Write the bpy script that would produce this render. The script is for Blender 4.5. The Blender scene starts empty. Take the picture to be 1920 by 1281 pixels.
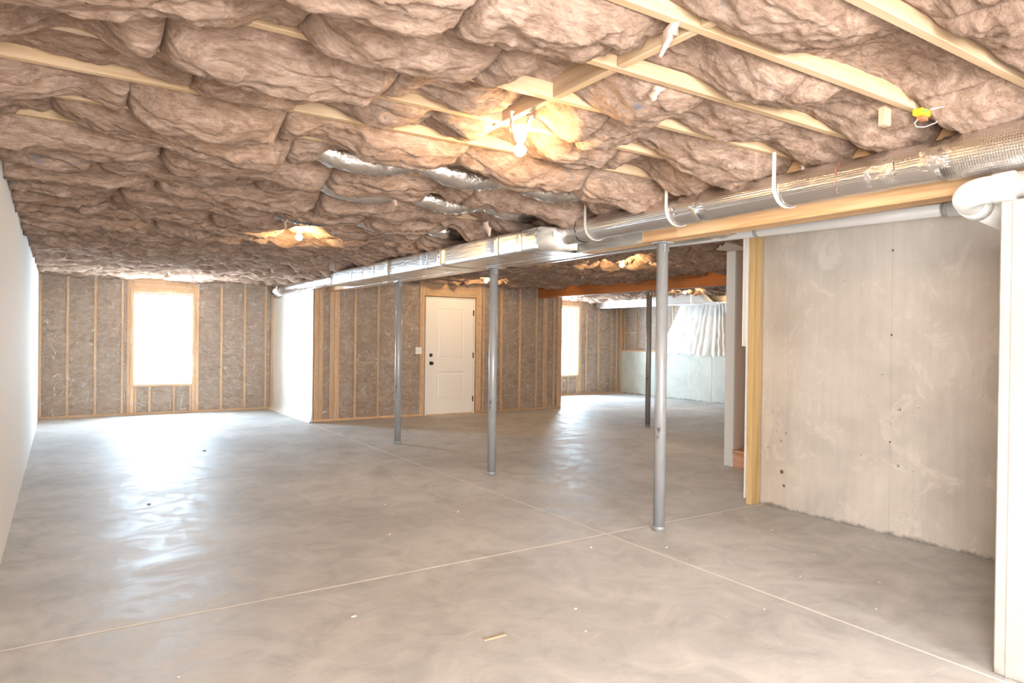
import bpy, bmesh, math, random
import numpy as np
from mathutils import Vector, Matrix

SC = bpy.context.scene
COL = SC.collection
random.seed(7)

# ------------------------------------------------------------------ camera
CAM_H = 1.37
YAW, PITCH, ROLL, FPX = 0.581058, -0.0059607, 0.0120893, 1286.8
def cam_axes():
    fw = Vector((math.sin(YAW)*math.cos(PITCH), math.cos(YAW)*math.cos(PITCH), math.sin(PITCH)))
    rt = Vector((math.cos(YAW), -math.sin(YAW), 0)); up = rt.cross(fw)
    return rt*math.cos(ROLL)+up*math.sin(ROLL), -rt*math.sin(ROLL)+up*math.cos(ROLL), fw
RT, UP, FW = cam_axes()
cd = bpy.data.cameras.new('camera'); cam = bpy.data.objects.new('camera', cd); COL.objects.link(cam)
cd.sensor_width = 36; cd.lens = FPX/1920*36; cd.clip_start = 0.05; cd.clip_end = 200
m = Matrix.Identity(4)
for i in range(3):
    m[i][0] = RT[i]; m[i][1] = UP[i]; m[i][2] = -FW[i]
m[2][3] = CAM_H
cam.matrix_world = m
SC.camera = cam

# ------------------------------------------------------------------ world, daylight, added fill, exposure
w = bpy.data.worlds.new('sky'); SC.world = w; w.use_nodes = True
bg = w.node_tree.nodes['Background']; bg.inputs[0].default_value = (0.86, 0.93, 1.0, 1); bg.inputs[1].default_value = 9.0
SC.view_settings.view_transform = 'Standard'
try: SC.view_settings.look = 'None'
except Exception: pass
SC.view_settings.exposure = 0.16; SC.view_settings.gamma = 1.0
SC.view_settings.use_curve_mapping = False

def area(name, loc, direction, sx, sy, power, color):
    l = bpy.data.lights.new(name, 'AREA'); l.shape = 'RECTANGLE'; l.size = sx; l.size_y = sy
    l.energy = power; l.color = color
    o = bpy.data.objects.new(name, l); COL.objects.link(o); o.location = loc
    o.rotation_euler = Vector(direction).to_track_quat('-Z', 'Z').to_euler()
    return o
YF = 13.0         # inner face of the far window wall
DAY = (0.58, 0.80, 1.0)
area('daylight_window_far', (1.45, YF+0.42, 1.30), (0, -1, -0.05), 1.3, 1.9, 500, DAY)
area('ground_glare_far', (1.45, YF+1.0, 0.25), (0, -1, .75), 2.2, 1.0, 420, (1.0, .97, .90))
area('ground_glare_right', (10.0, YF+1.0, 0.25), (0, -1, .75), 2.2, 1.0, 260, (1.0, .97, .90))
area('daylight_window_right', (10.0, YF+0.42, 1.30), (0, -1, -0.05), 1.4, 1.9, 430, DAY)
area('added_fill_behind', (0.95, -4.45, 1.15), (0.1, 1, 0.06), 2.4, 2.1, 850, (1.0, 0.97, 0.94))  # added fill through the unseen glass door behind the camera
area('added_fill_side', (-0.75, -0.85, 1.60), (1, 0.12, 0.0), 1.5, 1.2, 370, (1.0, 0.965, 0.93))  # added fill through the unseen side window, lights the concrete wall

# ------------------------------------------------------------------ noise (numpy)
def _hash(ix, iy, iz, s):
    n = (ix*374761393 + iy*668265263 + iz*2147483647 + s*1274126177) & 0xffffffff
    n = ((n ^ (n >> 13)) * 1274126177) & 0xffffffff
    n = (n ^ (n >> 16)) & 0xffffffff
    return n.astype(np.float64)/4294967295.0
def vnoise(P, s=0):
    i = np.floor(P).astype(np.int64); f = P - i; f = f*f*f*(f*(f*6-15)+10)
    r = 0
    for dx in (0, 1):
        for dy in (0, 1):
            for dz in (0, 1):
                wgt = (f[:, 0] if dx else 1-f[:, 0])*(f[:, 1] if dy else 1-f[:, 1])*(f[:, 2] if dz else 1-f[:, 2])
                r = r + wgt*_hash(i[:, 0]+dx, i[:, 1]+dy, i[:, 2]+dz, s)
    return r*2-1
def fbm(P, oct=4, s=0, gain=.5):
    a, r, t = 1., 0., 0.
    for k in range(oct):
        r = r + a*vnoise(P*(2.03**k)+17.3*k, s+k); t += a; a *= gain
    return r/t*1.6
def ridge(P, oct=3, s=0):
    a, r, t = 1., 0., 0.
    for k in range(oct):
        r = r + a*(1-np.abs(vnoise(P*(2.1**k)+9.7*k, s+k)))**2; t += a; a *= .5
    return r/t

# ------------------------------------------------------------------ materials
MATS = {}
def newmat(name):
    mt = bpy.data.materials.new(name); mt.use_nodes = True; MATS[name] = mt
    nt = mt.node_tree; b = nt.nodes['Principled BSDF']
    return mt, nt, b
def N(nt, t, **kw):
    n = nt.nodes.new(t)
    for k, v in kw.items():
        if k in n.inputs: n.inputs[k].default_value = v
        else: setattr(n, k, v)
    return n
def ramp(nt, fac, stops):
    r = nt.nodes.new('ShaderNodeValToRGB'); e = r.color_ramp.elements
    while len(e) < len(stops): e.new(.5)
    for el, (p, c) in zip(e, stops):
        el.position = p; el.color = (*c, 1) if len(c) == 3 else c
    nt.links.new(fac, r.inputs[0]); return r
def coords(nt, scale=(1, 1, 1), kind='Object'):
    tc = nt.nodes.new('ShaderNodeTexCoord'); mp = nt.nodes.new('ShaderNodeMapping')
    mp.inputs['Scale'].default_value = scale
    nt.links.new(tc.outputs[kind], mp.inputs[0]); return mp.outputs[0]
def worldco(nt, scale=(1, 1, 1)):
    g = nt.nodes.new('ShaderNodeNewGeometry'); mp = nt.nodes.new('ShaderNodeMapping')
    mp.inputs['Scale'].default_value = scale
    nt.links.new(g.outputs['Position'], mp.inputs[0]); return mp.outputs[0]
def noise(nt, vec, scale, detail=4, rough=.55, dist=0.):
    n = nt.nodes.new('ShaderNodeTexNoise'); n.inputs['Scale'].default_value = scale
    n.inputs['Detail'].default_value = detail; n.inputs['Roughness'].default_value = rough
    n.inputs['Distortion'].default_value = dist
    nt.links.new(vec, n.inputs['Vector']); return n.outputs['Fac']
def bump(nt, b, h, strength, dist=.01):
    n = nt.nodes.new('ShaderNodeBump'); n.inputs['Strength'].default_value = strength; n.inputs['Distance'].default_value = dist
    nt.links.new(h, n.inputs['Height'])
    nt.links.new(n.outputs[0], b.inputs['Normal']); return n
def mix(nt, fac, a, bcol, mode='MIX'):
    n = nt.nodes.new('ShaderNodeMix'); n.data_type = 'RGBA'; n.blend_type = mode
    for sock, v in ((n.inputs[0], fac), (n.inputs[6], a), (n.inputs[7], bcol)):
        if hasattr(v, 'links') or isinstance(v, bpy.types.NodeSocket): nt.links.new(v, sock)
        elif isinstance(v, (int, float)): sock.default_value = v
        else: sock.default_value = (*v, 1) if len(v) == 3 else v
    return n.outputs[2]
def plain(name, col, rough=.5, metal=0., spec=.5, bumpscale=0, bumpstr=0):
    mt, nt, b = newmat(name)
    b.inputs['Base Color'].default_value = (*col, 1); b.inputs['Roughness'].default_value = rough
    b.inputs['Metallic'].default_value = metal; b.inputs['Specular IOR Level'].default_value = spec
    if bumpscale:
        bump(nt, b, noise(nt, coords(nt), bumpscale, 3), bumpstr, .005)
    return mt

def mat_floor():
    mt, nt, b = newmat('floor_concrete')
    v = worldco(nt)
    n1 = noise(nt, v, .55, 6, .6, .6); n2 = noise(nt, v, 3.2, 6, .65, 1.2)
    c1 = ramp(nt, n1, [(.3, (.46, .452, .442)), (.5, (.59, .58, .565)), (.70, (.73, .72, .70))])
    c2 = ramp(nt, n2, [(.30, (.52, .52, .53)), (.5, (.88, .88, .88)), (.68, (1.12, 1.11, 1.10))])
    c = mix(nt, .55, c1.outputs[0], c2.outputs[0], 'MULTIPLY')
    # pale scuffs: long thin smears, and tiny specks of dust
    vs = worldco(nt, (1.0, 3.4, 1)); ns = noise(nt, vs, 2.4, 8, .72, 2.5)
    sc = ramp(nt, ns, [(.56, (0, 0, 0)), (.72, (.75, .75, .75))])
    c = mix(nt, sc.outputs[0], c, (.66, .625, .58))
    nd = noise(nt, worldco(nt, (1, 1.4, 1)), 55, 2, .5)
    sd = ramp(nt, nd, [(.74, (0, 0, 0)), (.80, (.75, .75, .75))])
    c = mix(nt, sd.outputs[0], c, (.66, .63, .59))
    nt.links.new(c, b.inputs['Base Color'])
    rr = ramp(nt, n2, [(.25, (.40, .40, .40)), (.7, (.66, .66, .66))]); nt.links.new(rr.outputs[0], b.inputs['Roughness'])
    b.inputs['Specular IOR Level'].default_value = .28
    bump(nt, b, noise(nt, worldco(nt, (.5, 1.3, 1)), 30, 8, .72, .6), .16, .008)
    return mt
def mat_concrete(name, base=(.63, .575, .51), k=1.):
    mt, nt, b = newmat(name)
    v = worldco(nt)
    n1 = noise(nt, v, 1.0, 7, .62, .7)
    d = tuple(x*.80 for x in base); l = tuple(min(1, x*1.13) for x in base)
    c = ramp(nt, n1, [(.3, d), (.5, base), (.7, l)]).outputs[0]
    nv = noise(nt, worldco(nt, (1, 9, .55)), 2.6, 5, .6, .3)      # faint vertical form streaks
    c = mix(nt, .18*k, c, ramp(nt, nv, [(.35, (.72, .72, .71)), (.65, (1.06, 1.06, 1.06))]).outputs[0], 'MULTIPLY')
    n3 = noise(nt, v, 2.6, 9, .72, 1.4)                          # blotchy patches of laitance
    c = mix(nt, ramp(nt, n3, [(.55, (0, 0, 0)), (.60, (.42*k,)*3)]).outputs[0], c, tuple(min(1, x*1.2) for x in base))
    np_ = noise(nt, v, 16, 3, .6)                                # bug holes
    c = mix(nt, ramp(nt, np_, [(.245, (.8, .8, .8)), (.285, (0, 0, 0))]).outputs[0], c, (.23, .205, .18))
    # grime along the bottom edge of the pour
    g = nt.nodes.new('ShaderNodeNewGeometry'); sx = nt.nodes.new('ShaderNodeSeparateXYZ'); nt.links.new(g.outputs['Position'], sx.inputs[0])
    mr = N(nt, 'ShaderNodeMapRange'); mr.inputs['From Min'].default_value = 0; mr.inputs['From Max'].default_value = .10
    mr.inputs['To Min'].default_value = 1; mr.inputs['To Max'].default_value = 0
    nt.links.new(sx.outputs['Z'], mr.inputs['Value'])
    ng = noise(nt, v, 9, 6, .7); mm = N(nt, 'ShaderNodeMath', operation='MULTIPLY'); nt.links.new(mr.outputs[0], mm.inputs[0]); nt.links.new(ng, mm.inputs[1])
    c = mix(nt, ramp(nt, mm.outputs[0], [(.34, (0, 0, 0)), (.50, (.8, .8, .8))]).outputs[0], c, (.20, .18, .16))
    nt.links.new(c, b.inputs['Base Color']); b.inputs['Roughness'].default_value = .82; b.inputs['Specular IOR Level'].default_value = .25
    bump(nt, b, noise(nt, v, 22, 8, .7), .22, .012)
    return mt
def mat_wood(name, scale, cols=((.46, .25, .11), (.62, .38, .195), (.70, .47, .27)), rough=.62):
    mt, nt, b = newmat(name)
    v = coords(nt, scale); oi = nt.nodes.new('ShaderNodeObjectInfo')
    add = N(nt, 'ShaderNodeVectorMath', operation='ADD'); sc_ = N(nt, 'ShaderNodeVectorMath', operation='SCALE'); sc_.inputs[3].default_value = 37.
    nt.links.new(oi.outputs['Random'], sc_.inputs[0]); nt.links.new(v, add.inputs[0]); nt.links.new(sc_.outputs[0], add.inputs[1])
    n1 = noise(nt, add.outputs[0], 1., 5, .6, .8)
    c = ramp(nt, n1, [(.28, cols[0]), (.5, cols[1]), (.7, cols[2])])
    hv = N(nt, 'ShaderNodeHueSaturation'); mr = N(nt, 'ShaderNodeMapRange'); mr.inputs['To Min'].default_value = .86; mr.inputs['To Max'].default_value = 1.1
    nt.links.new(oi.outputs['Random'], mr.inputs['Value']); nt.links.new(mr.outputs[0], hv.inputs['Value']); nt.links.new(c.outputs[0], hv.inputs['Color'])
    nt.links.new(hv.outputs[0], b.inputs['Base Color']); b.inputs['Roughness'].default_value = rough; b.inputs['Specular IOR Level'].default_value = .3
    bump(nt, b, n1, .15, .004)
    return mt
def mat_batt(name, cols, blotch=True, rough=1.):
    mt, nt, b = newmat(name)
    v = worldco(nt, (1, 1.9, 1.9))
    n1 = noise(nt, v, 4.6, 11, .74, 1.9)
    c = ramp(nt, n1, [(.27, cols[0]), (.47, cols[1]), (.63, cols[2]), (.80, cols[3])]).outputs[0]
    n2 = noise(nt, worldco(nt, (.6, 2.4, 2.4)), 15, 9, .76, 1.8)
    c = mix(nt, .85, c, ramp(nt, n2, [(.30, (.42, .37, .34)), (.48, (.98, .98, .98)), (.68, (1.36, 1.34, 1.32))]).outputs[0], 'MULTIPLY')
    if blotch:    # ink-blue stains in the recycled fibre
        n4 = noise(nt, v, 1.9, 5, .6, .9)
        c = mix(nt, ramp(nt, n4, [(.655, (0, 0, 0)), (.73, (.8, .8, .8))]).outputs[0], c, (.20, .22, .27))
    nt.links.new(c, b.inputs['Base Color']); b.inputs['Roughness'].default_value = rough; b.inputs['Specular IOR Level'].default_value = .05
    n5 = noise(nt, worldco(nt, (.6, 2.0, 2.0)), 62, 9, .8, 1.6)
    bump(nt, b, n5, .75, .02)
    return mt
def mat_foil(name, col=(.74, .72, .70), rough=.2, kind='crinkle'):
    mt, nt, b = newmat(name)
    b.inputs['Base Color'].default_value = (*col, 1); b.inputs['Metallic'].default_value = 1.; b.inputs['Roughness'].default_value = rough
    if kind == 'crinkle':
        h = noise(nt, worldco(nt), 28, 5, .6, 1.5); bump(nt, b, h, .45, .012)
    elif kind == 'bubble':
        vo = nt.nodes.new('ShaderNodeTexVoronoi'); vo.inputs['Scale'].default_value = 95; vo.inputs['Randomness'].default_value = .12
        nt.links.new(coords(nt), vo.inputs['Vector']); bump(nt, b, vo.outputs['Distance'], .5, .006)
    elif kind == 'ribbed':   # facing stretched in fine lines along the duct
        h = noise(nt, worldco(nt, (1, .12, 1)), 60, 3, .6, .4); bump(nt, b, h, .5, .006)
    return mt
def mat_poly(name, alpha, col=(.86, .83, .78), rough=.16, scale=(1, 1, 1)):
    mt, nt, b = newmat(name)
    b.inputs['Base Color'].default_value = (*col, 1); b.inputs['Roughness'].default_value = rough
    b.inputs['Alpha'].default_value = alpha; b.inputs['Specular IOR Level'].default_value = .6
    h = noise(nt, worldco(nt, scale), 9, 6, .62, 1.6); bump(nt, b, h, .5, .05)
    if alpha < .5:
        al = ramp(nt, noise(nt, worldco(nt, (1, 1, .7)), 7, 8, .7, 2.2), [(.40, (alpha*.5,)*3), (.55, (alpha,)*3), (.70, (alpha*3.2,)*3)])
        nt.links.new(al.outputs[0], b.inputs['Alpha'])
    return mt

mat_floor()
plain('joint_dust', (.80, .74, .66), .95, spec=.1)
mat_concrete('concrete_wall'); mat_concrete('concrete_end', (.39, .36, .325), .8); mat_concrete('concrete_pale', (.55, .56, .50), .9)
plain('drywall', (.76, .725, .67), .85, spec=.2, bumpscale=180, bumpstr=.05)
plain('drywall_tan', (.72, .60, .50), .85, spec=.2)
plain('drywall_core', (.85, .83, .80), .9, spec=.1)
mat_wood('wood_x', (1.2, 28, 28)); mat_wood('wood_y', (28, 1.2, 28)); mat_wood('wood_z', (28, 28, 1.2))
PALE = ((.42, .285, .165), (.51, .365, .23), (.58, .44, .30))
mat_wood('joist_x', (1.2, 26, 26), PALE); mat_wood('joist_y', (26, 1.2, 26), PALE)
mat_wood('treated_post', (22, 22, 1.0), ((.54, .35, .14), (.68, .47, .22), (.76, .56, .31)))
mat_wood('laminated_red', (26, .8, 26), ((.33, .11, .035), (.43, .155, .05), (.50, .205, .075)), .5)
mat_wood('stair_oak', (20, 1.5, 20), ((.62, .30, .16), (.72, .38, .22), (.80, .47, .30)))
mat_wood('subfloor_board', (6, 6, 6), ((.45, .29, .14), (.62, .45, .26), (.72, .56, .36)))
FIB = ((.20, .125, .09), (.385, .265, .198), (.55, .405, .325), (.82, .69, .60))
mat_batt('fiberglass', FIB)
mat_batt('fiberglass_wall', ((.24, .165, .115), (.37, .265, .19), (.52, .39, .30), (.70, .56, .45)), False)
plain('fiber_tuft', (.58, .44, .36), 1., spec=.05, bumpscale=60, bumpstr=.6)
mat_foil('foil_bubble', kind='bubble', rough=.24); mat_foil('foil_crinkle', rough=.17); mat_foil('foil_ribbed', (.86, .84, .80), .30, 'ribbed')
mat_foil('foil_tape', (.82, .81, .80), .22); mat_foil('sheet_metal', (.62, .66, .70), .32, 'none')
mat_foil('grey_liner', (.36, .36, .37), .55, 'none')
mat_poly('poly_clear', .17, (.90, .86, .80)); mat_poly('poly_window_sheen', .90, (.90, .87, .80), .28, (1, 1, .18)); mat_poly('poly_drape', .66, (.86, .82, .74), .24, (1, 1, .3))  # jog wall sheet: window reflection put into a white, nearly opaque colour
plain('pvc_white', (.86, .86, .85), .32, spec=.5); plain('pvc_grey', (.44, .42, .40), .5)
plain('door_paint', (.86, .82, .76), .42, spec=.4); plain('black_metal', (.012, .011, .010), .35); plain('bronze_hinge', (.06, .045, .03), .4, .6)
plain('switch_plastic', (.85, .82, .78), .4); plain('porcelain', (.88, .87, .84), .3)
plain('strap_plastic', (.72, .69, .66), .5); plain('yellow_sticker', (.85, .62, .02), .5); plain('green_print', (.10, .55, .12), .5)
plain('copper_wire', (.42, .14, .06), .4); plain('white_cable', (.80, .72, .60), .5); plain('seam_thread', (.10, .06, .045), .9)
plain('red_print', (.55, .20, .17), .5); plain('chip', (.80, .77, .72), .9); plain('litter_dark', (.16, .13, .11), .9)
def mat_steel():
    mt, nt, b = newmat('grey_steel')
    n = noise(nt, coords(nt, (6, 6, 1.3)), 5, 6, .7, .5)
    c = ramp(nt, n, [(.30, (.10, .06, .05)), (.345, (.27, .275, .28)), (.6, (.32, .325, .33))])
    nt.links.new(c.outputs[0], b.inputs['Base Color']); b.inputs['Roughness'].default_value = .36; b.inputs['Specular IOR Level'].default_value = .6
    b.inputs['Metallic'].default_value = .15
mat_steel()
def mat_emit(name, col, s):
    mt, nt, b = newmat(name)
    b.inputs['Base Color'].default_value = (*col, 1); b.inputs['Emission Color'].default_value = (*col, 1); b.inputs['Emission Strength'].default_value = s
mat_emit('lit_bulb', (1.0, .66, .31), 700)
def mat_glass():
    mt, nt, b = newmat('window_glass')
    b.inputs['Base Color'].default_value = (.95, .97, .97, 1); b.inputs['Roughness'].default_value = .02; b.inputs['Alpha'].default_value = .06
mat_glass()
plain('vinyl_white', (.88, .88, .87), .4)

# ------------------------------------------------------------------ mesh helpers
class MB:
    def __init__(s): s.v = []; s.f = []; s.smooth = []
    def add(s, vs, fs, sm=False):
        o = len(s.v); s.v += [tuple(p) for p in vs]; s.f += [tuple(i+o for i in f) for f in fs]; s.smooth += [sm]*len(fs); return s
    def box(s, x0, x1, y0, y1, z0, z1, bev=0.):
        if bev > 0:
            bm = bmesh.new(); bmesh.ops.create_cube(bm, size=1)
            for v in bm.verts: v.co = Vector(((x0+x1)/2+v.co.x*(x1-x0), (y0+y1)/2+v.co.y*(y1-y0), (z0+z1)/2+v.co.z*(z1-z0)))
            bmesh.ops.bevel(bm, geom=list(bm.edges), offset=bev, segments=1, affect='EDGES')
            bm.verts.ensure_lookup_table(); bm.verts.index_update()
            s.add([v.co[:] for v in bm.verts], [[v.index for v in f.verts] for f in bm.faces]); bm.free(); return s
        return s.add([(x0, y0, z0), (x1, y0, z0), (x1, y1, z0), (x0, y1, z0), (x0, y0, z1), (x1, y0, z1), (x1, y1, z1), (x0, y1, z1)],
                     [(0, 3, 2, 1), (4, 5, 6, 7), (0, 1, 5, 4), (1, 2, 6, 5), (2, 3, 7, 6), (3, 0, 4, 7)])
    def tube(s, path, rad, n=16, cap=True, wob=None, flat=1.):
        P = [Vector(p) for p in path]; k = len(P); R = rad if hasattr(rad, '__len__') else [rad]*k
        rings = []; ref = None
        for i in range(k):
            t = (P[min(i+1, k-1)]-P[max(i-1, 0)]).normalized()
            if ref is None: ref = Vector((0, 0, 1)) if abs(t.z) < .9 else Vector((1, 0, 0))
            u = (ref - t*ref.dot(t)).normalized(); ref = u; q = t.cross(u)
            rings.append([P[i]+(u*math.cos(2*math.pi*j/n)*flat+q*math.sin(2*math.pi*j/n))*R[i]*(1+(wob(i, j) if wob else 0)) for j in range(n)])
        vs = [p for r in rings for p in r]
        fs = [(i*n+j, i*n+(j+1) % n, (i+1)*n+(j+1) % n, (i+1)*n+j) for i in range(k-1) for j in range(n)]
        o = len(s.v); s.add(vs, fs, True)
        if cap:
            s.f += [tuple(o+j for j in range(n))[::-1], tuple(o+(k-1)*n+j for j in range(n))]; s.smooth += [False]*2
        return s
    def lathe(s, prof, c=(0, 0, 0), n=24, axis='z'):
        vs = []
        for r, h in prof:
            for j in range(n):
                a = 2*math.pi*j/n
                p = {'z': (r*math.cos(a), r*math.sin(a), h), 'y': (r*math.cos(a), h, -r*math.sin(a)), 'x': (h, r*math.cos(a), r*math.sin(a))}[axis]
                vs.append((p[0]+c[0], p[1]+c[1], p[2]+c[2]))
        k = len(prof); fs = [(i*n+j, i*n+(j+1) % n, (i+1)*n+(j+1) % n, (i+1)*n+j) for i in range(k-1) for j in range(n)]
        return s.add(vs, fs, True)
    def grid(s, X, Y, Z, sm=True):
        a, b = X.shape; vs = np.stack([X.ravel(), Y.ravel(), Z.ravel()], 1).tolist()
        fs = [(i*b+j, i*b+j+1, (i+1)*b+j+1, (i+1)*b+j) for i in range(a-1) for j in range(b-1)]
        return s.add(vs, fs, sm)
    def mesh(s, name, mat, center=None):
        me = bpy.data.meshes.new(name); v = np.array(s.v)
        c = (v.min(0)+v.max(0))/2 if center is None else np.array(center, float)
        me.from_pydata((v-c).tolist(), [], s.f); me.polygons.foreach_set('use_smooth', s.smooth)
        me.materials.append(MATS[mat]); me.update(); return me, Vector(c.tolist())
def obj(name, mb, mat, parent=None, center=None):
    me, c = mb.mesh(name, mat, center); o = bpy.data.objects.new(name, me); COL.objects.link(o)
    put(o, c, parent); return o
def wloc(o):
    l = Vector(o.location)
    while o.parent: o = o.parent; l += Vector(o.location)
    return l
def put(o, c, parent):
    if parent: o.parent = parent; o.location = Vector(c)-wloc(parent)
    else: o.location = c
def tag(o, label, cat, group=None):
    o['label'] = label; o['category'] = cat
    if group: o['group'] = group
    return o
def thing(name, loc, label, cat, group=None):
    o = bpy.data.objects.new(name, None); COL.objects.link(o); o.location = loc; o.empty_display_size = .1
    return tag(o, label, cat, group)
def struct(name, mb, mat, label=None, cat=None):
    o = obj(name, mb, mat); o['kind'] = 'structure'
    if label: tag(o, label, cat)
    return o
_boxes = {}
def piece(name, x0, x1, y0, y1, z0, z1, mat, parent, bev=.003):
    """a box piece; alike pieces share mesh data"""
    k = (name, mat, round(x1-x0, 4), round(y1-y0, 4), round(z1-z0, 4), bev)
    c = Vector(((x0+x1)/2, (y0+y1)/2, (z0+z1)/2))
    if k not in _boxes:
        hx, hy, hz = (x1-x0)/2, (y1-y0)/2, (z1-z0)/2
        _boxes[k] = MB().box(-hx, hx, -hy, hy, -hz, hz, bev).mesh(name, mat, (0, 0, 0))[0]
    o = bpy.data.objects.new(name, _boxes[k]); COL.objects.link(o); put(o, c, parent); return o

ZJ = 2.40            # underside of the joists
XL, XB1, XB2, XR = -.29, 3.59, 7.68, 11.85
YD = 10.72           # face of the door wall
YN = -4.0            # wall behind the camera

# ------------------------------------------------------------------ floor
floor = struct('floor', MB().box(XL-.15, XR+.3, YN-.15, YF+.15, -.14, -.0012), 'joint_dust', 'grey concrete slab floor with pale sawn control joints', 'floor')
xs = [XL-.12, 3.2, 7.35, XR+.28]; ys = [YN-.12, -.6, 3.64, 6.98, 10.3, YF+.12]; J = .0055
for i in range(3):
    for j in range(5):
        piece('slab_panel', xs[i]+J, xs[i+1]-J, ys[j]+(J if j != 3 else .002), ys[j+1]-(J if j != 2 else .002), -.10, 0, 'floor_concrete', floor, .0025)

# ------------------------------------------------------------------ ceiling: subfloor, joists, blocking, batts
ceiling = struct('ceiling', MB().box(XL-.1, XR+.3, YN-.1, YF+.1, 2.66, 2.70), 'subfloor_board', 'open joist ceiling stuffed with sagging brown fibreglass batts', 'ceiling')
JS = .4064
JY = [1.99+JS*k for k in range(-14, 28) if YN < 1.99+JS*k < YF-.02]
for y in JY:
    piece('joist', XL-.08, XB1+.05, y-.019, y+.019, ZJ, 2.66, 'joist_x', ceiling)
    if y > 1.3:
        piece('joist', XB1+.07, XB2+.05, y-.019, y+.019, ZJ, 2.66, 'joist_x', ceiling)
    if y > 4.5:
        piece('joist', XB2+.07, XR+.2, y-.019, y+.019, ZJ, 2.66, 'joist_x', ceiling)
for k in range(-4, 4):
    y0 = 1.99+JS*k+.019; piece('blocking', 1.755, 1.793, y0, y0+JS-.038, ZJ+.002, 2.64, 'joist_y', ceiling)

# spots where the batt is pushed up and the joist face shows: (x, y of the bay centre, half length)
LIFT = [(1.86, 1.79, .22), (2.55, 1.38, .30), (2.95, 1.38, .22), (1.45, 1.38, .25), (2.05, 1.79, .25), (2.9, 1.79, .28), (2.1, .97, .3), (2.75, .97, .25), (1.62, 2.2, .16), (2.45, 2.2, .2), (3.1, 2.2, .3),
        (.02, 2.60, .13), (.22, 3.01, .20), (-.15, 3.01, .2), (.05, 3.41, .2), (-.12, 3.82, .2), (1.28, 2.60, .15), (1.0, 3.01, .16), (1.15, 3.41, .2), (.55, 2.20, .12), (1.5, 3.01, .2), (1.9, 3.41, .18), (1.72, 2.60, .25),
        (2.0, 3.01, .14), (2.6, 2.60, .25), (2.9, 3.01, .2), (1.75, 5.85, .35), (1.1, 5.85, .3), (2.9, 5.04, .2), (2.9, 5.45, .15), (2.55, 3.82, .12), (2.2, 4.23, .1)]
BULBS = [(1.875, 2.803), (1.85, 6.461), (5.88, 6.461), (5.85, 9.712), (10.10, 9.30)]
for bx, by in BULBS:
    for q in (-.61, -.2, .2):
        LIFT.append((bx+(.0 if q > -.5 else -.1), by+q, (.22 if q > -.5 else .3)*(.6 if by < 3 else 1)))
FLEX = {3.82: (1.15, 3.2), 4.63: (1.4, 3.3), 5.85: (1.55, 3.4)}
def batt_depth(X, yc):
    P = np.stack([X*1.1, np.full_like(X, yc*2.3), np.zeros_like(X)], 1)
    near = 1/(1+np.exp((yc-3.1)*4.)); rightn = 1/(1+np.exp((1.15-X)*5.))
    D = .115 - .050*near*rightn + .034*vnoise(P, 5) + .018*vnoise(P*3.1, 8)
    for lx, ly, hw in LIFT:
        if abs(ly-yc) < .1: D = D - .115*np.exp(-((X-lx)/hw)**2)
    D = D + (.058 if yc > 1.7 else .03)/(1+np.exp(-(X-3.12)*14))*(X < 3.6)
    for fy, (a, b) in FLEX.items():
        if abs(fy-yc) < .12:
            D = D - .16/(1+np.exp(-(X-a)*14))/(1+np.exp((X-b)*14))
    return np.maximum(D, -.10)
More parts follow.
